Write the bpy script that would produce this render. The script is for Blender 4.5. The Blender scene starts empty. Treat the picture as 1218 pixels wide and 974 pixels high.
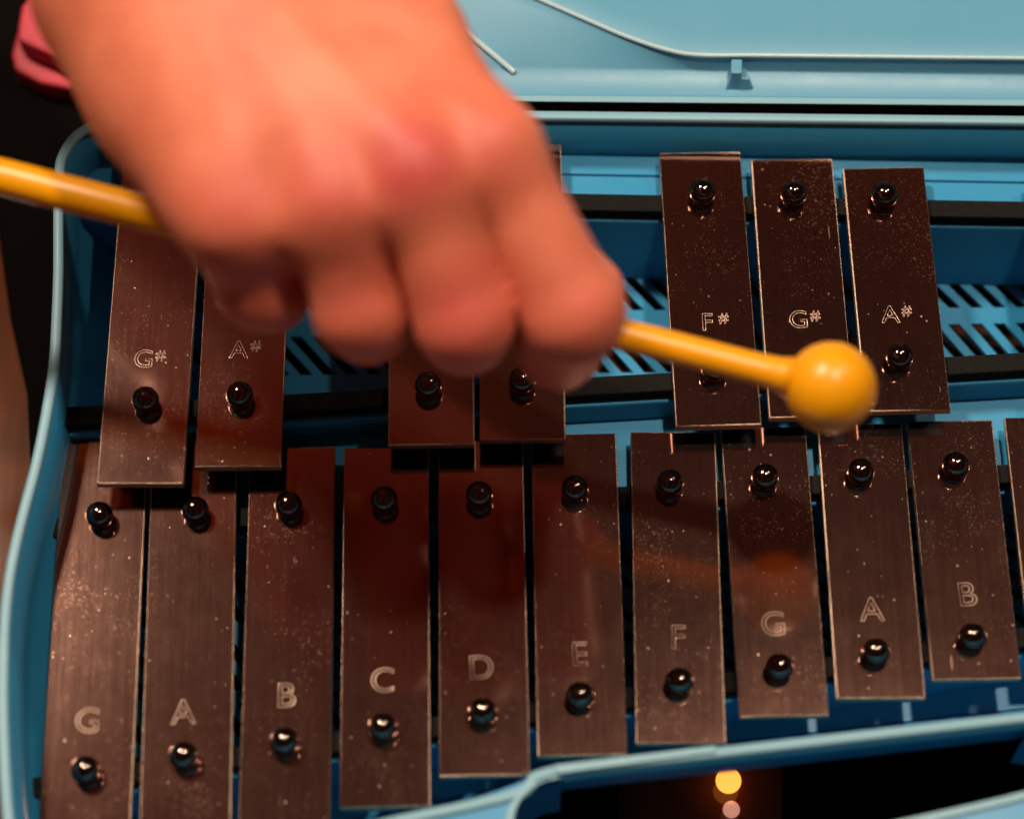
import bpy, bmesh, math, random
import numpy as np
from mathutils import Vector, Matrix

random.seed(7)
scene = bpy.context.scene
COL = scene.collection

# ------------------------------------------------------------------ camera
PW, PH = 1218.0, 974.0            # photograph size
TH = math.radians(26.0)           # camera tilt from straight down
FPX = 2926.0                      # focal length in photo pixels
DIST = 0.585                      # metres from lens to the middle of the bars
CT, ST = math.cos(TH), math.sin(TH)
CAM = Vector((0, -DIST * ST, DIST * CT))

cam_data = bpy.data.cameras.new('camera')
cam_data.sensor_width = 36.0
cam_data.lens = FPX / PW * 36.0
cam_data.clip_start = 0.02
cam_data.clip_end = 50
cam_data.dof.use_dof = True
cam_data.dof.focus_distance = 0.587
cam_data.dof.aperture_fstop = 5.6
cam = bpy.data.objects.new('camera', cam_data)
cam.location = CAM
cam.rotation_euler = (TH, 0, 0)
COL.objects.link(cam)
scene.camera = cam

# ------------------------------------------------------------------ world, lamps, exposure
world = bpy.data.worlds.new('World')
scene.world = world
world.use_nodes = True
bg = world.node_tree.nodes['Background']
wn = world.node_tree.nodes; wl = world.node_tree.links
wtc = wn.new('ShaderNodeTexCoord'); wno = wn.new('ShaderNodeTexNoise'); wcr = wn.new('ShaderNodeValToRGB')
wno.inputs['Scale'].default_value = 3.2; wno.inputs['Detail'].default_value = 3.0   # dim, unevenly lit warm room
wcr.color_ramp.elements[0].position = 0.40; wcr.color_ramp.elements[0].color = (0.020, 0.0070, 0.0065, 1)
wcr.color_ramp.elements[1].position = 0.74; wcr.color_ramp.elements[1].color = (0.110, 0.034, 0.017, 1)
wl.new(wtc.outputs['Generated'], wno.inputs['Vector']); wl.new(wno.outputs['Fac'], wcr.inputs['Fac']); wl.new(wcr.outputs['Color'], bg.inputs[0])
bg.inputs[1].default_value = 1.0

def lamp(name, loc, watt, col, radius):
    d = bpy.data.lights.new(name, 'POINT')
    d.energy = watt
    d.color = col
    d.shadow_soft_size = radius
    o = bpy.data.objects.new(name, d)
    o.location = loc
    COL.objects.link(o)
    return o

WARM = (1.0, 0.83, 0.64)
lamp('bulb_lamp', (-0.64, 0.60, 1.45), 92, WARM, 0.10)
lamp('bulb_lamp', (0.24, 0.18, 1.50), 50, WARM, 0.04)
lamp('bulb_lamp', (0.70, 0.50, 1.30), 12, WARM, 0.035)

scene.view_settings.view_transform = 'Standard'
scene.view_settings.look = 'None'
scene.view_settings.exposure = 0.0
scene.view_settings.gamma = 1.0
scene.render.engine = 'CYCLES'
scene.cycles.max_bounces = 8

# ------------------------------------------------------------------ helpers
def P(x, y, zmm):
    """photo pixel + height (mm above the natural bars' tops) -> world point"""
    rx, ry = (x - PW / 2) / FPX, -(y - PH / 2) / FPX
    d = Vector((rx, ry * CT + ST, ry * ST - CT))
    t = (zmm * 0.001 - CAM.z) / d.z
    return CAM + d * t

def tag(o, label=None, cat=None, group=None, kind=None):
    if label: o['label'] = label
    if cat: o['category'] = cat
    if group: o['group'] = group
    if kind: o['kind'] = kind
    return o

WORLD_LOC = {}
def link(name, mesh, mat=None, parent=None, loc=(0, 0, 0), rotz=0.0):
    """link a mesh object given its WORLD location / z-rotation, parented to another object"""
    o = bpy.data.objects.new(name, mesh)
    COL.objects.link(o)
    if mat is not None and mesh is not None and len(mesh.materials) == 0:
        mesh.materials.append(mat)
    W = Matrix.Translation(Vector(loc)) @ Matrix.Rotation(rotz, 4, 'Z')
    WORLD_LOC[o.name] = W
    if parent is not None:
        o.parent = parent
        o.matrix_local = WORLD_LOC[parent.name].inverted() @ W
    else:
        o.matrix_local = W
    return o

def mesh_of(verts, faces, smooth=False, name='mesh'):
    me = bpy.data.meshes.new(name)
    me.from_pydata([tuple(v) for v in verts], [], faces)
    bm = bmesh.new(); bm.from_mesh(me)
    bmesh.ops.recalc_face_normals(bm, faces=bm.faces)
    bm.to_mesh(me); bm.free()
    if smooth:
        for p in me.polygons: p.use_smooth = True
    me.update()
    return me

def bevel_mesh(me, width, seg=2, angle=30):
    bm = bmesh.new(); bm.from_mesh(me)
    ed = [e for e in bm.edges if len(e.link_faces) == 2 and e.calc_face_angle(0) > math.radians(angle)]
    bmesh.ops.bevel(bm, geom=ed, offset=width, segments=seg, affect='EDGES', profile=0.5, clamp_overlap=True)
    bm.to_mesh(me); bm.free()
    return me

def prism(top, zbot, bevel=0.0, bottom=None):
    """closed prism: top = list of world points; bottom = same outline at zbot (metres) or given points"""
    n = len(top)
    bot = bottom if bottom else [Vector((p.x, p.y, zbot)) for p in top]
    v = list(top) + list(bot)
    f = [list(range(n)), list(range(2 * n - 1, n - 1, -1))]
    for i in range(n):
        j = (i + 1) % n
        f.append([i, j, n + j, n + i])
    me = mesh_of(v, f)
    if bevel: bevel_mesh(me, bevel)
    return me

def catmull(pts, sub=6, closed=False):
    out = []
    n = len(pts)
    rng = range(n) if closed else range(n - 1)
    for i in rng:
        g = lambda k: pts[k % n] if closed else pts[min(max(k, 0), n - 1)]
        p0, p1, p2, p3 = g(i - 1), g(i), g(i + 1), g(i + 2)
        for s in range(sub):
            t = s / sub
            a = p1 * 2
            b = (p2 - p0) * t
            c = (p0 * 2 - p1 * 5 + p2 * 4 - p3) * (t * t)
            d = (p1 * 3 - p0 - p2 * 3 + p3) * (t ** 3)
            out.append((a + b + c + d) * 0.5)
    if not closed: out.append(pts[-1].copy())
    return out

def strips(lines, smooth=True, closed=False):
    """skin between polylines that all have the same point count"""
    n = len(lines[0])
    v = [p for l in lines for p in l]
    f = []
    for k in range(len(lines) - 1):
        for i in range(n if closed else n - 1):
            j = (i + 1) % n
            f.append([k * n + i, k * n + j, (k + 1) * n + j, (k + 1) * n + i])
    return mesh_of(v, f, smooth)

def tube(pts, r, seg=8, flat=1.0):
    v, f = [], []
    n = len(pts)
    for i, p in enumerate(pts):
        d = (pts[min(i + 1, n - 1)] - pts[max(i - 1, 0)]).normalized()
        side = d.cross(Vector((0, 0, 1))).normalized()
        up = side.cross(d)
        for k in range(seg):
            a = 2 * math.pi * k / seg
            v.append(p + side * math.cos(a) * r + up * math.sin(a) * r * flat)
    for i in range(n - 1):
        for k in range(seg):
            f.append([i * seg + k, i * seg + (k + 1) % seg, (i + 1) * seg + (k + 1) % seg, (i + 1) * seg + k])
    f.append(list(range(seg))); f.append(list(range(n * seg - 1, (n - 1) * seg - 1, -1)))
    return mesh_of(v, f, True)

def lathe(profile, seg=32):
    v, f = [], []
    for (r, z) in profile:
        for k in range(seg):
            a = 2 * math.pi * k / seg
            v.append(Vector((r * math.cos(a), r * math.sin(a), z)))
    for i in range(len(profile) - 1):
        for k in range(seg):
            f.append([i * seg + k, i * seg + (k + 1) % seg, (i + 1) * seg + (k + 1) % seg, (i + 1) * seg + k])
    f.append(list(range(seg))); m = len(profile)
    f.append(list(range(m * seg - 1, (m - 1) * seg - 1, -1)))
    return mesh_of(v, f, True)

# ------------------------------------------------------------------ materials
class NT:
    def __init__(self, name):
        self.m = bpy.data.materials.new(name); self.m.use_nodes = True
        self.t = self.m.node_tree; self.n = self.t.nodes; self.l = self.t.links
        self.b = self.n['Principled BSDF']
    def new(self, typ, **kw):
        nd = self.n.new(typ)
        for k, v in kw.items(): setattr(nd, k, v)
        return nd
    def set(self, **kw):
        for k, v in kw.items(): self.b.inputs[k.replace('_', ' ')].default_value = v
    def coords(self, kind='Object', scale=(1, 1, 1), rot=(0, 0, 0), rnd=False):
        tc = self.new('ShaderNodeTexCoord'); mp = self.new('ShaderNodeMapping')
        mp.inputs['Scale'].default_value = scale; mp.inputs['Rotation'].default_value = rot
        if rnd:
            oi = self.new('ShaderNodeObjectInfo'); mu = self.new('ShaderNodeVectorMath', operation='SCALE')
            co = self.new('ShaderNodeCombineXYZ')
            for i in range(3): self.l.new(oi.outputs['Random'], co.inputs[i])
            self.l.new(co.outputs[0], mu.inputs[0]); mu.inputs['Scale'].default_value = 3.7
            ad = self.new('ShaderNodeVectorMath', operation='ADD')
            self.l.new(tc.outputs[kind], ad.inputs[0]); self.l.new(mu.outputs[0], ad.inputs[1])
            self.l.new(ad.outputs[0], mp.inputs['Vector'])
        else:
            self.l.new(tc.outputs[kind], mp.inputs['Vector'])
        return mp.outputs[0]
    def noise(self, vec, scale, detail=3, rough=0.5):
        nd = self.new('ShaderNodeTexNoise'); nd.inputs['Scale'].default_value = scale
        nd.inputs['Detail'].default_value = detail; nd.inputs['Roughness'].default_value = rough
        self.l.new(vec, nd.inputs['Vector']); return nd.outputs['Fac']
    def ramp(self, fac, stops):
        nd = self.new('ShaderNodeValToRGB')
        while len(nd.color_ramp.elements) < len(stops): nd.color_ramp.elements.new(0.5)
        for e, (p, c) in zip(nd.color_ramp.elements, stops):
            e.position = p; e.color = c if len(c) == 4 else (*c, 1)
        self.l.new(fac, nd.inputs['Fac']); return nd.outputs['Color']
    def math(self, op, a, b=None):
        nd = self.new('ShaderNodeMath', operation=op)
        for i, x in enumerate((a, b)):
            if x is None: continue
            if isinstance(x, (int, float)): nd.inputs[i].default_value = x
            else: self.l.new(x, nd.inputs[i])
        return nd.outputs[0]
    def mix(self, fac, a, b):
        nd = self.new('ShaderNodeMix', data_type='RGBA')
        if isinstance(fac, (int, float)): nd.inputs[0].default_value = fac
        else: self.l.new(fac, nd.inputs[0])
        for i, x in ((6, a), (7, b)):
            if isinstance(x, tuple): nd.inputs[i].default_value = x if len(x) == 4 else (*x, 1)
            else: self.l.new(x, nd.inputs[i])
        return nd.outputs[2]
    def bump(self, h, strength, dist):
        nd = self.new('ShaderNodeBump'); nd.inputs['Strength'].default_value = strength
        nd.inputs['Distance'].default_value = dist
        self.l.new(h, nd.inputs['Height']); self.l.new(nd.outputs[0], self.b.inputs['Normal'])
    def to(self, out, name): self.l.new(out, self.b.inputs[name])

def plastic(name, c1, c2, rough=0.32, spec=0.5):
    t = NT(name); v = t.coords('Object')
    n = t.noise(v, 25, 4); t.to(t.mix(n, c1, c2), 'Base Color')
    fine = t.noise(v, 900, 2)
    t.to(t.math('ADD', t.math('MULTIPLY', t.noise(v, 60, 5, 0.7), 0.2), rough - 0.1), 'Roughness')
    t.bump(fine, 0.10, 0.0002)
    t.b.inputs['Specular IOR Level'].default_value = spec
    return t.m

M_BLUE = plastic('blue_plastic', (0.030, 0.265, 0.50), (0.038, 0.285, 0.53), 0.32, 0.35)
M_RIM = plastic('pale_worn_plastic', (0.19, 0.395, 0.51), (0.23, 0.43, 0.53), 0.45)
M_RIB = plastic('painted_edge_highlight', (0.42, 0.60, 0.66), (0.48, 0.64, 0.68), 0.25)  # specular highlight along the lid's edges, painted in as a paler colour
M_LID = plastic('pale_blue_plastic', (0.095, 0.315, 0.49), (0.115, 0.335, 0.49), 0.38)

def felt_mat():
    t = NT('black_felt'); v = t.coords('Object')
    n = t.noise(v, 1500, 3)
    t.to(t.mix(n, (0.006, 0.006, 0.006), (0.016, 0.014, 0.013)), 'Base Color')
    t.set(Roughness=0.95); t.bump(n, 0.6, 0.0004); t.b.inputs['Specular IOR Level'].default_value = 0.15
    return t.m
M_FELT = felt_mat()

def bar_mat(edge=False):
    t = NT('worn_bar_edge' if edge else 'dark_chromed_steel')
    v = t.coords('Object', rnd=True)
    # dust grains: tiny voronoi cells, only some of them
    vo = t.new('ShaderNodeTexVoronoi'); vo.inputs['Scale'].default_value = 800
    t.l.new(v, vo.inputs['Vector'])
    sep = t.new('ShaderNodeSeparateColor'); t.l.new(vo.outputs['Color'], sep.inputs[0])
    patch = t.noise(v, 55, 3, 0.6)
    thr = t.math('MULTIPLY', t.math('SUBTRACT', t.math('ADD', sep.outputs[0], t.math('MULTIPLY', patch, 0.5)), 1.02), 0.8)
    dust = t.math('MULTIPLY', t.math('LESS_THAN', vo.outputs['Distance'], thr), sep.outputs[1])
    v2 = t.new('ShaderNodeTexVoronoi'); v2.inputs['Scale'].default_value = 2600
    t.l.new(v, v2.inputs['Vector'])
    sp2 = t.new('ShaderNodeSeparateColor'); t.l.new(v2.outputs['Color'], sp2.inputs[0])
    thr2 = t.math('SUBTRACT', t.math('ADD', sp2.outputs[0], t.math('MULTIPLY', t.noise(v, 48, 4, 0.65), 1.5)), 1.40)
    fine = t.math('MULTIPLY', t.math('LESS_THAN', v2.outputs['Distance'], thr2), t.math('MULTIPLY', sp2.outputs[2], 0.45))
    dust = t.math('MAXIMUM', dust, fine)
    # scratches: thin ridges of stretched noise, broken up by a patch mask
    def scratch(rot, seed):
        w = t.coords('Object', scale=(1, 0.09, 1), rot=(0, 0, rot), rnd=True)
        vv = t.new('ShaderNodeTexVoronoi'); vv.inputs['Scale'].default_value = 420 + seed * 60
        t.l.new(w, vv.inputs['Vector'])
        s2 = t.new('ShaderNodeSeparateColor'); t.l.new(vv.outputs['Color'], s2.inputs[0])
        return t.math('LESS_THAN', vv.outputs['Distance'], t.math('MULTIPLY', t.math('SUBTRACT', s2.outputs[1], 0.93), 1.6))
    sc = t.math('MAXIMUM', scratch(0.5, 0), scratch(-0.35, 1))
    sc = t.math('MULTIPLY', sc, 0.22)
    spots = t.math('MAXIMUM', t.math('MULTIPLY', dust, 0.42), sc)
    base = t.mix(patch, (0.40, 0.195, 0.150), (0.51, 0.270, 0.210)) if not edge else t.mix(patch, (0.30, 0.20, 0.15), (0.75, 0.52, 0.38))
    t.to(t.mix(spots, base, (0.85, 0.70, 0.60)), 'Base Color')
    t.to(t.math('SUBTRACT', 1.0, t.math('MULTIPLY', spots, 0.9)), 'Metallic')
    ro = t.math('ADD', t.math('MULTIPLY', t.math('ADD', t.noise(v, 140, 4, 0.65), t.noise(t.coords('Object', scale=(1, 0.03, 1), rnd=True), 1400, 3, 0.6)), 0.032), 0.062 if not edge else 0.34)
    t.to(t.math('ADD', ro, t.math('MULTIPLY', spots, 0.3)), 'Roughness')
    if edge: t.bump(t.noise(v, 1500, 4, 0.75), 1.0, 0.00025)
    t.set(Coat_Weight=0.0 if edge else 0.03, Coat_Roughness=0.30)
    return t.m
M_BAR, M_EDGE = bar_mat(), bar_mat(True)

def simple(name, col, rough, metal=0.0, **kw):
    t = NT(name); v = t.coords('Object')
    n = t.noise(v, kw.get('scale', 200), 3)
    d = kw.get('var', 0.12)
    c2 = tuple(min(1, x * (1 + d)) for x in col); c1 = tuple(x * (1 - d) for x in col)
    t.to(t.mix(n, c1, c2), 'Base Color'); t.set(Roughness=rough, Metallic=metal)
    t.bump(t.noise(v, kw.get('bscale', 800), 2), kw.get('bump', 0.05), 0.0002)
    return t.m
M_PIN = simple('black_chrome', (0.16, 0.13, 0.115), 0.09, 1.0, bump=0.0)
M_STAMP = simple('stamped_bright_metal', (0.70, 0.50, 0.40), 0.36, 1.0, bump=0.3, bscale=2500)
M_MALLET = simple('orange_yellow_plastic', (0.90, 0.36, 0.003), 0.34, 0.0, scale=120, var=0.10)
M_PINK = simple('pink_vinyl', (0.50, 0.016, 0.040), 0.5, 0.0, scale=45, var=0.35)
M_CLOTH = simple('black_cloth', (0.0035, 0.0022, 0.0020), 0.95, 0.0, bump=0.5, bscale=1200)
M_CLOTH.node_tree.nodes['Principled BSDF'].inputs['Specular IOR Level'].default_value = 0.05

def wood_mat():
    t = NT('varnished_brown_wood')
    v = t.coords('Object', scale=(14, 1.2, 1))
    g = t.noise(v, 9, 6, 0.65)
    t.to(t.ramp(g, [(0.25, (0.070, 0.018, 0.005)), (0.55, (0.12, 0.032, 0.009)), (0.8, (0.17, 0.048, 0.014))]), 'Base Color')
    t.set(Roughness=0.08); t.bump(g, 0.03, 0.0004)
    return t.m
M_WOOD = wood_mat()

# ------------------------------------------------------------------ setting: table
ZT = -0.033
tb = mesh_of([(-1.2, -1.0, ZT), (1.2, -1.0, ZT), (1.2, 1.2, ZT), (-1.2, 1.2, ZT),
              (-1.2, -1.0, ZT - .03), (1.2, -1.0, ZT - .03), (1.2, 1.2, ZT - .03), (-1.2, 1.2, ZT - .03)],
             [[0, 1, 2, 3], [7, 6, 5, 4], [0, 4, 5, 1], [1, 5, 6, 2], [2, 6, 7, 3], [3, 7, 4, 0]])
table = tag(link('table_top', tb, M_WOOD), 'dark brown varnished wooden table top under the case', 'table', kind='structure')

# ------------------------------------------------------------------ glockenspiel root
root_loc = P(900, 520, -32)
G = bpy.data.objects.new('glockenspiel', None)
G.empty_display_size = 0.05
COL.objects.link(G); G.location = root_loc
WORLD_LOC[G.name] = Matrix.Translation(root_loc)
tag(G, 'glockenspiel with dark metal bars in an open pale blue plastic case', 'glockenspiel')

ZR = 17.0       # rim height, mm
# inner edge of the rim, photo pixels, starting at the back, going left, front, right
front = [(100, 1072), (250, 1024), (450, 974), (560, 950), (620, 934), (652, 911), (851, 888), (1218, 846), (1500, 814), (1780, 785)]
left = [(180, 140), (146, 142), (117, 150), (95, 163), (81, 182), (76, 204), (75, 260), (75, 320), (73, 380), (70, 430),
        (61, 490), (49, 550), (36, 600), (26, 640), (18, 680), (13, 720), (10, 770), (9, 830), (11, 900), (16, 974), (26, 1030), (50, 1065)]
right = [(1830, 765), (1850, 700), (1850, 500), (1850, 260), (1840, 190), (1800, 160)]
back = [(1740, 153), (1400, 149), (1000, 145), (620, 141), (400, 140)]
loop_px = left + front + right + back
inner_top = catmull([P(x, y, ZR) for x, y in loop_px], 4, True)

def offset_loop(loop, d, z):
    """offset outwards by d metres in the ground plane (loop runs left->front->right->back, i.e. counter-clockwise)"""
    n = len(loop); out = []
    for i, p in enumerate(loop):
        t = (loop[(i + 1) % n] - loop[i - 1]); t.z = 0; t.normalize()
        nrm = Vector((t.y, -t.x, 0))
        q = p + nrm * d; q.z = z
        out.append(q)
    return out
zr = ZR * .001
outer_top = offset_loop(inner_top, 0.0024, zr)
L0 = offset_loop(inner_top, 0.0019, zr - 0.0012)
tray_lines = [offset_loop(inner_top, -0.0185, -0.0315), offset_loop(inner_top, -0.0165, -0.0320), offset_loop(inner_top, 0.0010, 0.0010),
              offset_loop(inner_top, 0.0022, zr - 0.0015), offset_loop(inner_top, 0.0002, zr - 0.0015),
              offset_loop(inner_top, -0.0011, 0.0025), offset_loop(inner_top, -0.0016, -0.0025), offset_loop(inner_top, -0.0135, -0.0215)]
tray = link('tray', strips(tray_lines, True, True), M_BLUE, G, root_loc)
# vertices are world: shift into local
def localise(o):
    o.data.transform(WORLD_LOC[o.name].inverted())
    return o
localise(tray)
rim_lines = [offset_loop(inner_top, 0.0023, zr - 0.0020), offset_loop(inner_top, 0.0024, zr - 0.0004), offset_loop(inner_top, 0.0020, zr),
             offset_loop(inner_top, 0.0004, zr), offset_loop(inner_top, 0.0000, zr - 0.0003), offset_loop(inner_top, -0.0001, zr - 0.0011)]
localise(link('rim', strips(rim_lines, True, True), M_RIM, tray, root_loc))

# ------------------------------------------------------------------ bars: photo pixels of the end centres, pins, stamp
ZN, ZS = 0.0, 8.0
NAT = [ # note, top centre, bottom centre, upper pin, lower pin, letter
 ('G', (126, 516), (98, 1034), (118, 612), (101, 915), (104, 858)),
 ('A', (231.5, 524), (219.5, 1010), (232, 606), (218, 898), (218, 848)),
 ('B', (348.5, 532), (338, 988), (343, 600), (338, 881), (340, 828)),
 ('C', (459.5, 532), (458, 959), (457, 594), (455, 864), (455, 810)),
 ('D', (571.5, 524), (576.5, 922), (570, 588), (574, 846), (572, 795)),
 ('E', (682, 516), (693, 898), (684, 581), (690, 827), (689, 779)),
 ('F', (800.5, 514), (810, 884), (797, 574), (808, 810), (806, 759)),
 ('G', (907.5, 508), (933, 851.5), (910, 567), (927, 793), (920, 743)),
 ('A', (1022.5, 504), (1048, 830.5), (1024, 561), (1042, 775), (1037, 726)),
 ('B', (1129.5, 500.5), (1162, 807.5), (1137, 553), (1157, 757), (1150, 708)),
 ('C', (1245, 496), (1279, 786), (1250, 547), (1273, 739), (1267, 690)),
 ('D', (1360, 490), (1400, 764), (1366, 541), (1391, 721), (1384, 673)),
 ('E', (1475, 485), (1520, 742), (1481, 535), (1509, 703), (1501, 656)),
 ('F', (1590, 480), (1640, 720), (1597, 529), (1627, 685), (1618, 639)),
 ('G', (1705, 475), (1760, 698), (1712, 523), (1745, 667), (1735, 622)),
]
SHP = [
 ('G#', (197, 160), (166.5, 575), (192, 217), (173, 475), (178, 428)),
 ('A#', (301, 163), (282.5, 555), (298, 219), (285, 469), (291, 417)),
 ('C#', (512, 166), (513, 529), (512, 222), (509, 458), (513, 398)),
 ('D#', (619, 172), (621.5, 523), (620, 224), (621, 452), (622, 386)),
 ('F#', (832.5, 181.5), (855, 506), (836, 228), (850, 438), (848, 384)),
 ('G#', (941.5, 189.5), (966, 496), (944, 230), (958, 431), (957, 381)),
 ('A#', (1050.5, 199.5), (1080.5, 488.5), (1052, 232), (1070, 424), (1066, 375)),
 ('C#', (1270, 212), (1306, 470), (1273, 236), (1296, 412), (1290, 364)),
 ('D#', (1380, 218), (1420, 462), (1384, 238), (1409, 406), (1402, 358)),
]
BW, BT = 0.0200, 0.0022

def bar_mesh(L):
    w, c = BW / 2, 0.00022
    jx = lambda: random.uniform(-0.00010, 0.00010)
    prof = []
    ring = lambda ix, z: [Vector((-w + ix + jx(), -L / 2 + ix + jx(), z)), Vector((w - ix + jx(), -L / 2 + ix + jx(), z)),
                          Vector((w - ix + jx(), L / 2 - ix + jx(), z)), Vector((-w + ix + jx(), L / 2 - ix + jx(), z))]
    rings = [ring(0, -BT), ring(0, -c), ring(c * 0.35, -c * 0.35), ring(c, 0.0)]
    v = [p for r in rings for p in r]; f = [[3, 2, 1, 0]]
    for k in range(3):
        for i in range(4):
            j = (i + 1) % 4
            f.append([k * 4 + i, k * 4 + j, (k + 1) * 4 + j, (k + 1) * 4 + i])
    f.append([12, 13, 14, 15])
    me = mesh_of(v, f)
    me.materials.append(M_BAR); me.materials.append(M_EDGE)
    for p in me.polygons:
        if 1 <= p.index <= 12: p.material_index = 1
    return me

def text_mesh(s, size, wire):
    cu = bpy.data.curves.new('stamp', 'FONT'); cu.body = s; cu.size = size
    cu.align_x = 'CENTER'; cu.align_y = 'CENTER'
    cu.fill_mode = 'NONE' if wire else 'BOTH'
    cu.dimensions = '3D' if wire else '2D'
    cu.bevel_depth = 0.00011 if wire else 0.0; cu.bevel_resolution = 1; cu.resolution_u = 6
    if not wire: cu.extrude = 0.00005
    o = bpy.data.objects.new('tmp', cu); COL.objects.link(o)
    dg = bpy.context.evaluated_depsgraph_get()
    me = bpy.data.meshes.new_from_object(o.evaluated_get(dg))
    bpy.data.objects.remove(o); bpy.data.curves.remove(cu)
    me.materials.clear(); me.materials.append(M_STAMP)
    return me

pin_prof = [(0.0022, -0.0030), (0.0022, 0.0004)]
for k in range(17):
    a = -0.80 + k * (math.pi / 2 + 0.80 - 0.03) / 16
    pin_prof.append((0.0032 * math.cos(a), 0.0031 + 0.0032 * math.sin(a)))
PIN = lathe(pin_prof, 24)
PIN.materials.append(M_PIN)

pin_up_n, pin_lo_n, pin_up_s, pin_lo_s = [], [], [], []
def make_bar(rec, z, ups, los, sharp):
    note, tc, bc, pu, pl, lt = rec
    a, b = P(*tc, z), P(*bc, z)
    d = a - b; L = d.length; ang = math.atan2(-d.x, d.y)
    o = link('bar', bar_mesh(L), None, G, (a + b) / 2, ang)
    o['label'] = 'dark metal bar stamped ' + note
    for p, lst in ((pu, ups), (pl, los)):
        q = P(*p, z + 3.3); q.z = z * .001
        lst.append(q.copy())
        link('pin', PIN, None, o, q, random.uniform(0, 6))
    c = P(*lt, z); c.z = z * .001 + 0.00002
    ch = note[0]
    if sharp:
        c2 = c.copy()
        r = Matrix.Rotation(ang, 3, 'Z')
        link('stamped_letter', text_mesh(ch, 0.0066, True), None, o, c + r @ Vector((-0.0014, 0, 0)), ang)
        link('stamped_letter', text_mesh('#', 0.0040, True), None, o, c + r @ Vector((0.0026, 0.0012, 0)), ang)
    else:
        link('stamped_letter', text_mesh(ch, 0.0082, True), None, o, c, ang + random.uniform(-.05, .05))
    return o
for r in NAT: make_bar(r, ZN, pin_up_n, pin_lo_n, False)
for r in SHP: make_bar(r, ZS, pin_up_s, pin_lo_s, True)

# ------------------------------------------------------------------ felt strips and the moulded rails under them
def fitline(pts):
    x = np.array([p.x for p in pts]); y = np.array([p.y for p in pts])
    k, c = np.polyfit(x, y, 1)
    return lambda X: k * X + c
L1, L2, L3, L4 = fitline(pin_up_s), fitline(pin_lo_s), fitline(pin_up_n), fitline(pin_lo_n)
XR = P(1800, 500, 0).x

def band(line, x0, x1, d0, d1, ztop, zbot, bev=0.0, n=1, flare=0.0):
    """strip of ground between line+d0 (front) and line+d1 (back), from x0 to x1"""
    top = [Vector((x0, line(x0) + d0, ztop)), Vector((x1, line(x1) + d0, ztop)),
           Vector((x1, line(x1) + d1, ztop)), Vector((x0, line(x0) + d1, ztop))]
    bot = [Vector((p.x, p.y + (-flare if i < 2 else 0), zbot)) for i, p in enumerate(top)]
    return prism(top, zbot, bev, bot)

xl = lambda px, py, z: P(px, py, z).x
felts = [(L1, xl(92, 240, 6), ZS), (L2, xl(76, 475, 6), ZS), (L3, xl(49, 645, -2), ZN), (L4, xl(30, 912, -2), ZN)]
for ln, x0, z in felts:
    zt = z * .001 - BT - 0.0002
    me = band(ln, x0, XR, -0.0024, 0.0024, zt, zt - 0.0038, 0.0004)
    localise(link('felt_strip', me, M_FELT, G, root_loc))

ZF = -0.0205   # slotted floor
localise(link('back_ledge', band(L1, xl(84, 240, 2), XR + .01, -0.0030, 0.0150, ZS * .001 - BT - 0.0041, ZF, 0.0006, flare=0.004), M_BLUE, tray, root_loc))
localise(link('ledge_lip', band(L1, xl(120, 210, 3), XR, 0.0098, 0.0152, ZS * .001 - BT - 0.0033, 0.0, 0.0003), M_BLUE, tray, root_loc))
localise(link('middle_rail', band(L2, xl(84, 475, 2), XR + .01, -0.0034, 0.0030, ZS * .001 - BT - 0.0041, ZF, 0.0006, flare=0.0012), M_BLUE, tray, root_loc))

def quad_band(f0, f1, x0, x1, zt, zb, bev=0.0005):
    top = [Vector((x0, f0(x0), zt)), Vector((x1, f0(x1), zt)), Vector((x1, f1(x1), zt)), Vector((x0, f1(x0), zt))]
    return prism(top, zb, bev)
localise(link('middle_ledge', quad_band(lambda x: L3(x) - 0.0035, lambda x: L2(x) - 0.0030, xl(60, 600, -6), XR, ZN - BT - 0.0041, ZF), M_BLUE, tray, root_loc))
localise(link('front_rail', band(L4, xl(22, 905, -6), XR + .01, -0.0034, 0.0034, ZN - BT - 0.0041, ZF, 0.0006, flare=0.001), M_BLUE, tray, root_loc))

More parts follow.
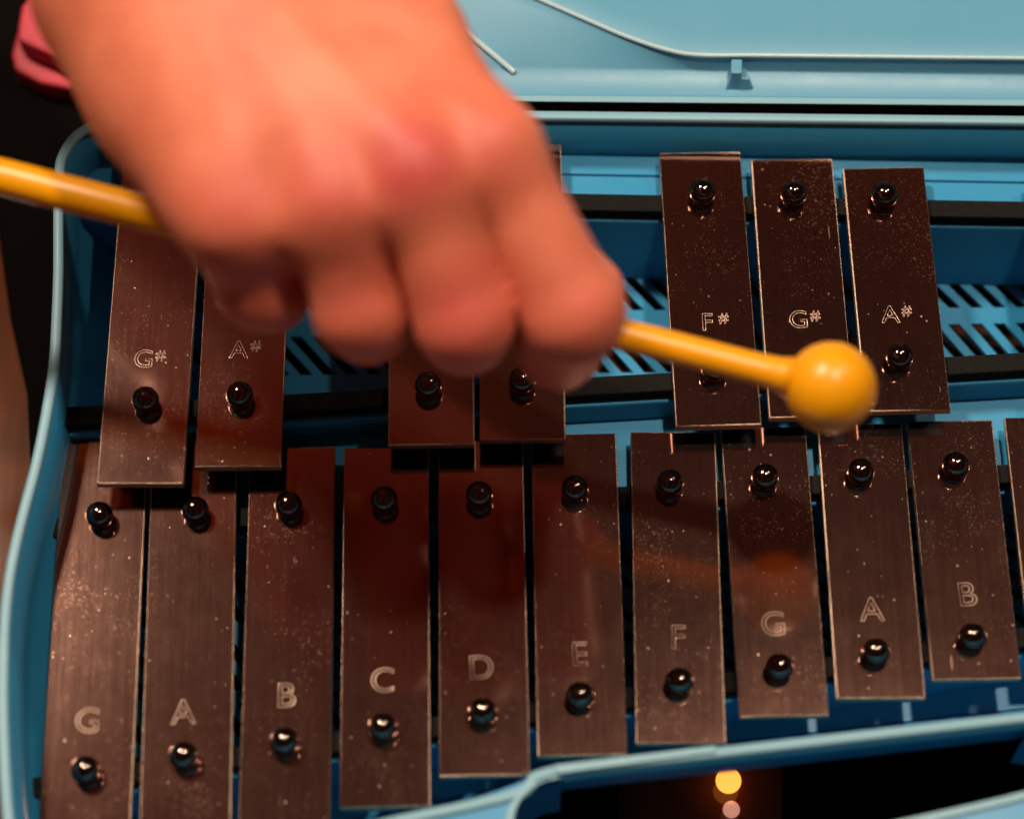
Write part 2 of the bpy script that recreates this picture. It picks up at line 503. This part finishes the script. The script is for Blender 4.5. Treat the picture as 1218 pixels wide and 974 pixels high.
# slotted floor: cross bands and slanted webs between the open slots
def floor_mesh():
    V, F = [], []
    def add_quad(a, b, c, d, th=0.0012):
        i = len(V)
        for p in (a, b, c, d): V.append(Vector((p[0], p[1], ZF)))
        for p in (a, b, c, d): V.append(Vector((p[0], p[1], ZF - th)))
        F.extend([[i, i + 1, i + 2, i + 3], [i + 7, i + 6, i + 5, i + 4]])
        for k in range(4):
            j = (k + 1) % 4
            F.append([i + k, i + j, i + 4 + j, i + 4 + k])
    xa, xb = xl(115, 400, -20), XR + 0.01
    def solid(f0, f1): add_quad((xa, f0(xa)), (xb, f0(xb)), (xb, f1(xb)), (xa, f1(xa)))
    def webs(f0, f1, slant, pitch, w, ph):
        x = xa + ph
        while x < xb + 0.02:
            # f0 = front line, f1 = back line; web leans to the left towards the back
            a = (x, f0(x)); b = (x + w, f0(x + w)); c = (x + w - slant, f1(x + w - slant)); d = (x - slant, f1(x - slant))
            add_quad(a, b, c, d); x += pitch
    # behind the sharps' front rail
    g = lambda px, py, px2, py2: fitline([P(px, py, -20.5), P(px2, py2, -20.5)])
    yA0, yA1 = g(370, 372, 1165, 366), g(370, 330, 1165, 321)
    yB0, yB1 = g(370, 446, 1165, 440), g(370, 400, 1165, 385)
    back_line = lambda x: L1(x) + 0.002
    solid(yA1, back_line); webs(yA0, yA1, 0.0090, 0.0057, 0.0027, 0.0006); solid(yB1, yA0)
    webs(yB0, yB1, 0.0090, 0.0057, 0.0027, 0.0032)
    solid(lambda x: L2(x) - 0.002, yB0)
    # under the natural bars: three rows of slots
    xa = xl(72, 760, -20)
    f_hi, f_lo = (lambda x: L3(x) - 0.0045), (lambda x: L4(x) + 0.0045)
    t = lambda s: (lambda x: f_lo(x) * (1 - s) + f_hi(x) * s)
    for s0, s1 in ((0.02, 0.30), (0.36, 0.64), (0.70, 0.98)):
        webs(t(s0), t(s1), 0.0105, 0.00545, 0.0026, 0.001)
    for s0, s1 in ((-0.2, 0.02), (0.30, 0.36), (0.64, 0.70), (0.98, 1.1)): solid(t(s0), t(s1))
    # front floor up to the front wall
    fl = [p for p in offset_loop(inner_top, -0.0125, ZF) if p.y < L4(p.x)]
    fl.sort(key=lambda p: p.x)
    fx, fy = [p.x for p in fl], [p.y for p in fl]
    xs = np.linspace(xa, xb, 40)
    for x0, x1 in zip(xs[:-1], xs[1:]):
        add_quad((x0, np.interp(x0, fx, fy)), (x1, np.interp(x1, fx, fy)), (x1, t(-0.2)(x1)), (x0, t(-0.2)(x0)))
    return mesh_of(V, F)
localise(link('slotted_floor', floor_mesh(), M_BLUE, tray, root_loc))

# ------------------------------------------------------------------ handle: loop in front of the tray, with its open hand hole
hole = [(668, 926), (645, 931), (626, 944), (614, 962), (611, 985), (625, 1015), (670, 1035), (780, 1030), (930, 1005), (1080, 974), (1218, 942), (1262, 925), (1272, 895), (1250, 872), (1225, 866)]
outr = [(640, 921), (590, 941), (530, 958), (455, 978), (420, 1000), (440, 1080), (560, 1120), (760, 1115), (950, 1080), (1110, 1040), (1260, 1000), (1340, 968), (1375, 900), (1360, 843), (1330, 840)]
ho = catmull([P(x, y, 16.2) for x, y in hole], 5)
ou = catmull([P(x, y, 16.2) for x, y in outr], 5)
dz = lambda L, h: [Vector((p.x, p.y, p.z - h)) for p in L]
lerp = lambda A, B, t: [a.lerp(b, t) for a, b in zip(A, B)]
handle = link('handle', strips([dz(ou, 0.024), dz(ou, 0.0008), lerp(ou, ho, 0.03), ho, dz(ho, 0.024)], False), M_BLUE, G, root_loc)
localise(handle)
def inset(L, O, d):  # move from L towards O by d metres
    return [p + (q - p).normalized() * d for p, q in zip(L, O)]
localise(link('handle_rim', strips([dz(ho, 0.001), dz(ho, -0.0009), dz(inset(ho, ou, 0.0016), -0.0009), dz(inset(ho, ou, 0.0018), 0.001)], False), M_RIM, handle, root_loc))
# small moulded tab overlapping the front rim
tabp = [P(659, 909, ZR + .6), P(851, 886, ZR + .6), P(852, 894, ZR + .6), P(662, 920, ZR + .6)]
localise(link('rim_tab', prism(tabp, zr - 0.0015, 0.0002), M_RIM, tray, root_loc))

# ------------------------------------------------------------------ lid, folded open behind the tray
def line_pts(pts, z): return catmull([P(x, y, z) for x, y in pts], 6)
XS = [172, 230, 300, 450, 560, 640, 700, 745, 790, 830, 900, 1000, 1218, 1500, 1850]
straight = lambda y0, k: [(x, y0 + k * (x - 620)) for x in XS]
edge_y = {172: -182, 230: -158, 300: -130, 450: -76, 560: -33, 640: 0, 700: 26, 745: 45, 790: 60, 830: 67, 900: 67.5, 1000: 68.5, 1218: 71, 1500: 74, 1850: 78}
curve = lambda dy: [(x, edge_y[x] + dy) for x in XS]
lid_lines = [line_pts(straight(112, .0085), 4), line_pts(straight(121, .0085), 16.2), line_pts(straight(113, .0085), 16.2),
             line_pts(straight(112.2, .0085), 15.2), line_pts(straight(82, .014), 15.4), line_pts(straight(79, .014), 15.8)]
lid_lines.append([a.lerp(b, 0.85) for a, b in zip(lid_lines[-1], line_pts(curve(3), 18.6))])
lid_lines += [line_pts(curve(0.5), 19.3), line_pts(curve(-2.0), 19.5), line_pts(curve(-30), 19.2), line_pts([(x, -420) for x in XS], 17)]
lid_me = strips(lid_lines, True)
lid_me.set_sharp_from_angle(angle=math.radians(50))
lid = link('lid', lid_me, M_LID, G, root_loc)
localise(lid)
lid['label'] = 'pale blue moulded lid folded open behind the bars'
localise(link('lid_rim', strips([line_pts(straight(121.2, .0085), 15.4), line_pts(straight(120.6, .0085), 16.6), line_pts(straight(114, .0085), 16.6), line_pts(straight(113.4, .0085), 15.0)], False), M_RIM, lid, root_loc))
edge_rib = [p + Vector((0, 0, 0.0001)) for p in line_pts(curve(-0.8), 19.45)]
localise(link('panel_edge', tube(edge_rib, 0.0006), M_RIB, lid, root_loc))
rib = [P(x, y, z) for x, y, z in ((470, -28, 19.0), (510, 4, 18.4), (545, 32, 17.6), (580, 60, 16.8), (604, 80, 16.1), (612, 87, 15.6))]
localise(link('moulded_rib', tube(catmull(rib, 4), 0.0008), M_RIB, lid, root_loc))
hk = [P(868, 106, 15.6), P(881, 106, 15.6), P(881, 84, 15.6), P(868, 84, 15.6)]
hk_top = [Vector((p.x, p.y + (0.0014 if i < 2 else 0.0), 0.0205)) for i, p in enumerate(hk)]
localise(link('latch_hook', prism(hk_top, 0.0150, 0.0003, [Vector((p.x, p.y, 0.0150)) for p in hk]), M_LID, lid, root_loc))
gus = [P(862, 107, 15.5), P(897, 107, 15.5), P(890, 88, 15.5), P(868, 88, 15.5)]
gus_top = [p.lerp(sum(gus, Vector()) / 4, 0.35) + Vector((0, 0.0006, 0.0026)) for p in gus]
localise(link('hook_gusset', prism(gus_top, 0.015, 0.0003, [Vector((p.x, p.y, 0.0150)) for p in gus]), M_LID, lid, root_loc))

# ------------------------------------------------------------------ mallet
def zs(x): return 58 + (985 - x) * 0.014
def SP(x): return P(x, 210 + 0.2547 * x, zs(x))
ballc = P(988, 461, 58)
e1 = SP(-260)
ax = (ballc - e1); ln = ax.length; ax.normalize()
q = Vector((0, 0, 1)).rotation_difference(ax)
MA = bpy.data.objects.new('mallet', None); COL.objects.link(MA); MA.location = ballc
WORLD_LOC[MA.name] = Matrix.Translation(ballc)
tag(MA, 'orange yellow plastic mallet with round head held above the bars', 'mallet')
st_prof = [(0.0006, -ln), (0.0026, -ln + 0.0004), (0.0040, -ln + 0.002), (0.0039, -ln + 0.09), (0.0035, -ln + 0.15), (0.0034, -0.016), (0.0037, -0.0115), (0.0045, -0.0085)]
stick = lathe(st_prof, 28); stick.transform(q.to_matrix().to_4x4())
link('stick', stick, M_MALLET, MA, ballc)
bp = []
for k in range(25):
    a = -math.pi / 2 + math.pi * k / 24
    r = 0.0098 * math.cos(a); z = 0.0098 * math.sin(a)
    if abs(z) < 0.0006: r += 0.00010
    bp.append((max(r, 0.00002), z))
bm_ = lathe(bp, 40); bm_.transform(q.to_matrix().to_4x4())
link('round_head', bm_, M_MALLET, MA, ballc)

# ------------------------------------------------------------------ hand: one continuous surface from a distance field
def J(x, y, z, r):
    p = P(x, y, z + 8); return (np.array((p.x, p.y, p.z)) * 1000.0, r)
def smin(a, b, k):
    h = np.clip(0.5 + 0.5 * (b - a) / k, 0, 1)
    return b * (1 - h) + a * h - k * h * (1 - h)
palm_caps = [
 (J(-330, -560, 100, 33), J(215, -50, 101, 21)),                     # forearm
 (J(170, -10, 100, 20), J(255, -85, 101, 20)),                       # wrist
 (J(175, -5, 99, 20), J(205, 110, 97, 15)), (J(205, 110, 97, 15), J(262, 228, 98, 12)),     # little finger side
 (J(190, -20, 106, 17), J(290, 255, 103, 9.6)),
 (J(210, -40, 106, 17), J(392, 238, 108, 9.8)),
 (J(235, -60, 106, 17), J(492, 205, 111, 10.2)),
 (J(250, -72, 104, 17), J(462, 44, 103, 12.5)), (J(462, 44, 103, 12.5), J(578, 180, 107, 10.2)),
 (J(300, 80, 92, 16), J(470, 200, 93, 14)),
 (J(330, 20, 90, 17), J(520, 150, 84, 14)),                          # ball of the thumb
]
fingers = [
 [J(290, 255, 102, 9.8), J(312, 338, 85, 9.2), J(322, 350, 62, 8.0), J(330, 325, 50, 7.0)],
 [J(392, 238, 108, 9.4), J(428, 370, 90, 9.0), J(438, 385, 59, 8.6), J(440, 362, 46, 7.8)],
 [J(492, 205, 111, 9.8), J(552, 382, 91, 9.4), J(553, 394, 58, 9.4), J(550, 372, 45, 8.2)],
 [J(580, 184, 107, 10), J(681, 372, 87, 10.3), J(665, 412, 52, 9.2), J(655, 395, 41, 8.0)],
]
thumb = [J(520, 150, 84, 13.5), J(585, 215, 76, 11), J(640, 298, 66, 9.4), J(700, 347, 60, 7.8)]

def capsule(X, a, b):
    (pa, ra), (pb, rb) = a, b
    d = pb - pa; L2_ = float(d @ d)
    w = [X[i] - pa[i] for i in range(3)]
    t = np.clip((w[0] * d[0] + w[1] * d[1] + w[2] * d[2]) / L2_, 0, 1)
    q2 = (w[0] - t * d[0]) ** 2 + (w[1] - t * d[1]) ** 2 + (w[2] - t * d[2]) ** 2
    return np.sqrt(q2) - (ra + (rb - ra) * t)

def hand_field(X):
    pal = None
    for a, b in palm_caps:
        c = capsule(X, a, b); pal = c if pal is None else smin(pal, c, 12.0)
    fg = None
    for ch in fingers:
        f = None
        for a, b in zip(ch[:-1], ch[1:]):
            c = capsule(X, a, b); f = c if f is None else smin(f, c, 1.5)
        p, r = ch[1]
        kn = np.sqrt((X[0] - p[0]) ** 2 + (X[1] - p[1] ) ** 2 + (X[2] - p[2] - 1.0) ** 2) - (r - 0.9)
        f = smin(f, kn, 3.0)
        fg = f if fg is None else smin(fg, f, 0.3)
    th = None
    for a, b in zip(thumb[:-1], thumb[1:]):
        c = capsule(X, a, b); th = c if th is None else smin(th, c, 3.0)
    d = smin(pal, fg, 6.5)
    # tendons running to the knuckles, dips between the knuckles
    w = palm_caps[1][0][0] * 0.5 + palm_caps[1][1][0] * 0.5
    for ch in fingers:
        m = ch[0][0]; e = m - w
        t = ((X[0] - w[0]) * e[0] + (X[1] - w[1]) * e[1]) / (e[0] ** 2 + e[1] ** 2)
        rho = ((X[0] - w[0] - t * e[0]) ** 2 + (X[1] - w[1] - t * e[1]) ** 2)
        d = d - 0.32 * np.exp(-rho / 10.0) * np.clip((t - 0.35) * 4, 0, 1) * np.clip((1.06 - t) * 8, 0, 1) * (X[2] > 95)
    for c1, c2 in zip(fingers[:-1], fingers[1:]):
        m = (c1[0][0] + c2[0][0]) / 2 + np.array((0, -2.0, 9.0))
        d = d + 1.3 * np.exp(-((X[0] - m[0]) ** 2 + (X[1] - m[1]) ** 2 + (X[2] - m[2]) ** 2) / 60.0)
    return smin(d, th, 1.5)

def surface_nets(lo, hi, h):
    ns = [int((hi[i] - lo[i]) / h) + 1 for i in range(3)]
    ax_ = [(lo[i] + h * np.arange(ns[i])).astype(np.float32) for i in range(3)]
    X = [ax_[0][:, None, None], ax_[1][None, :, None], ax_[2][None, None, :]]
    Fd = hand_field(X).astype(np.float32)
    s = Fd < 0
    corners = [(i, j, k) for i in (0, 1) for j in (0, 1) for k in (0, 1)]
    sl = lambda o, n: slice(o, n - 1 + o)
    cut = lambda A, c: A[sl(c[0], ns[0]), sl(c[1], ns[1]), sl(c[2], ns[2])]
    cnt = sum(cut(s, c).astype(np.int8) for c in corners)
    act = (cnt > 0) & (cnt < 8)
    idx = np.argwhere(act)
    acc = np.zeros((len(idx), 3)); num = np.zeros(len(idx))
    I = idx.T
    for c in corners:
        for a in range(3):
            if c[a] == 0:
                e = list(c); e[a] = 1
                f0 = Fd[I[0] + c[0], I[1] + c[1], I[2] + c[2]]
                f1 = Fd[I[0] + e[0], I[1] + e[1], I[2] + e[2]]
                m = (f0 < 0) != (f1 < 0)
                t = np.where(m, f0 / np.where(m, f0 - f1, 1), 0)
                p = np.tile(np.array(c, float), (len(idx), 1)); p[:, a] = t
                acc += p * m[:, None]; num += m
    verts = (idx + acc / num[:, None]) * h + np.array(lo)
    vid = -np.ones(act.shape, np.int64); vid[act] = np.arange(len(idx))
    faces = []
    for a in range(3):
        b, c = (a + 1) % 3, (a + 2) % 3
        sh = [slice(None)] * 3; sh2 = [slice(None)] * 3
        sh[a] = slice(0, ns[a] - 1); sh2[a] = slice(1, ns[a])
        s0, s1 = s[tuple(sh)], s[tuple(sh2)]
        e = np.argwhere(s0 != s1)
        e = e[(e[:, b] > 0) & (e[:, c] > 0) & (e[:, b] < ns[b] - 1) & (e[:, c] < ns[c] - 1)]
        flip = s0[tuple(e.T)]
        def g(db, dc):
            q_ = e.copy(); q_[:, b] -= db; q_[:, c] -= dc
            return vid[tuple(q_.T)]
        qd = np.stack([g(1, 1), g(0, 1), g(0, 0), g(1, 0)], 1)
        qd[~flip] = qd[~flip][:, ::-1]
        faces.append(qd)
    return verts, np.concatenate(faces)

allp = np.array([p for a, b in palm_caps[1:] for p in (a[0], b[0])] + [j[0] for ch in fingers for j in ch] + [j[0] for j in thumb])
lo = allp.min(0) - np.array((75, 26, 30)); hi = allp.max(0) + np.array((24, 75, 36))
hv, hf = surface_nets(lo, hi, 1.15)
hm = bpy.data.meshes.new('hand')
hm.from_pydata((hv * 0.001).tolist(), [], hf.tolist())
hm.update()
for p in hm.polygons: p.use_smooth = True
# skin reddening over the knuckles, a mark of the skin itself
red = np.zeros(len(hv))
for ch, amt in zip(fingers, (0.6, 0.85, 1.25, 0.6)):
    for (p, r), w, s_ in ((ch[0], 1.0, 7.5), (ch[1], 0.65, 9.0)):
        top = p + np.array((0, -3.0, r))
        red = np.maximum(red, amt * w * np.exp(-((hv - top) ** 2).sum(1) / (2 * s_ * s_)))
    for (p, r) in ch[2:]:
        red = np.maximum(red, 0.5 * np.exp(-((hv - p) ** 2).sum(1) / (2 * 11.0 ** 2)))
at = hm.attributes.new('redness', 'FLOAT', 'POINT'); at.data.foreach_set('value', red.astype(np.float32))

def skin_mat():
    t = NT('skin'); v = t.coords('Object')
    a = t.new('ShaderNodeAttribute', attribute_name='redness')
    n1 = t.noise(v, 70, 5, 0.6)
    base = t.ramp(n1, [(0.32, (0.70, 0.170, 0.090)), (0.68, (0.84, 0.245, 0.138))])
    f = t.math('MULTIPLY', a.outputs['Fac'], t.math('ADD', t.noise(v, 140, 4), 0.35))
    t.to(t.mix(f, base, (0.56, 0.070, 0.065)), 'Base Color')
    t.set(Roughness=0.52, Subsurface_Weight=0.18)
    t.b.inputs['Subsurface Radius'].default_value = (1.0, 0.35, 0.2)
    t.b.inputs['Subsurface Scale'].default_value = 0.004
    w = t.coords('Object', scale=(1, 2.4, 1), rot=(0, 0, 0.4))
    vo = t.new('ShaderNodeTexVoronoi'); vo.inputs['Scale'].default_value = 700; t.l.new(w, vo.inputs['Vector'])
    t.bump(t.math('ADD', t.math('MULTIPLY', vo.outputs['Distance'], 0.5), t.noise(v, 320, 4, 0.6)), 0.22, 0.0006)
    return t.m
M_SKIN = skin_mat()
hand = link('hand', hm, M_SKIN)
tag(hand, 'bare hand reaching in palm down, fingers curled round the mallet stick', 'hand')

# ------------------------------------------------------------------ things beside the case
def slab(name, px, z0, z1, mat, label, cat, bev=0.001):
    pts = [P(x, y, z1) for x, y in px]
    c = sum(pts, Vector()) / len(pts); c.z = z0 * .001
    o = link(name, prism(pts, z0 * .001, bev), mat, None, c)
    localise(o)
    return tag(o, label, cat)
slab('black_cloth', [(-40, -700), (420, -700), (700, 560), (737, 900), (733, 1240), (60, 1240), (22, 700), (36, 560), (32, 470), (12, 380), (-2, 280), (-30, 130)], -33, -31.9, M_CLOTH,
     'black cloth spread on the table under the curved end of the case', 'cloth', 0.0003)
slab('black_cloth', [(935, 700), (1900, 700), (1900, 1240), (925, 1240), (930, 980)], -33, -31.9, M_CLOTH,
     'black cloth seen through the hand hole of the case', 'cloth', 0.0003)

pk = bpy.data.objects.new('pink_pouch', None); COL.objects.link(pk)
pl = P(60, 80, -31.9); pk.location = pl; WORLD_LOC[pk.name] = Matrix.Translation(pl)
tag(pk, 'small glossy pink padded pouch lying on the black cloth', 'pouch')
def pad(px, z0, z1):
    me = prism([P(x, y, z1) for x, y in px], z0 * .001, 0.0009)
    return me
localise(link('lower_pad', pad([(14, 64), (18, 82), (48, 98), (80, 104), (130, 96), (130, 40), (60, 25), (22, 34)], -31.8, -24.5), M_PINK, pk, pl))
localise(link('upper_pad', pad([(22, 30), (21, 47), (50, 60), (84, 72), (130, 66), (130, -10), (60, -20), (26, 6)], -24.3, -17), M_PINK, pk, pl))

# two added emissive beads: glow spots and warm light inside the hand hole
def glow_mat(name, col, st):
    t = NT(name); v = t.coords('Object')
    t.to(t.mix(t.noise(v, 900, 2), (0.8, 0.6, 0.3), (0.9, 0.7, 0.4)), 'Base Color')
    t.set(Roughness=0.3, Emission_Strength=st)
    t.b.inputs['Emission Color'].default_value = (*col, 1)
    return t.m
for px, py, r, col, st, lab in ((866, 930, 0.0030, (1.0, 0.36, 0.05), 1.7, 'small added amber glow bead on the table inside the hand hole'),
                                (870, 962, 0.0020, (1.0, 0.40, 0.28), 0.55, 'tiny added pinkish glow bead beside the amber bead inside the hand hole')):
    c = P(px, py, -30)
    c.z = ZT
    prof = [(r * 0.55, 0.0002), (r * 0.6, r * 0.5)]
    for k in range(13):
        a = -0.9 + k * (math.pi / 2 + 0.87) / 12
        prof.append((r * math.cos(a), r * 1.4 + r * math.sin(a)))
    b = link('added_glow_bead', lathe(prof, 20), glow_mat('added_glow', col, st), None, c)
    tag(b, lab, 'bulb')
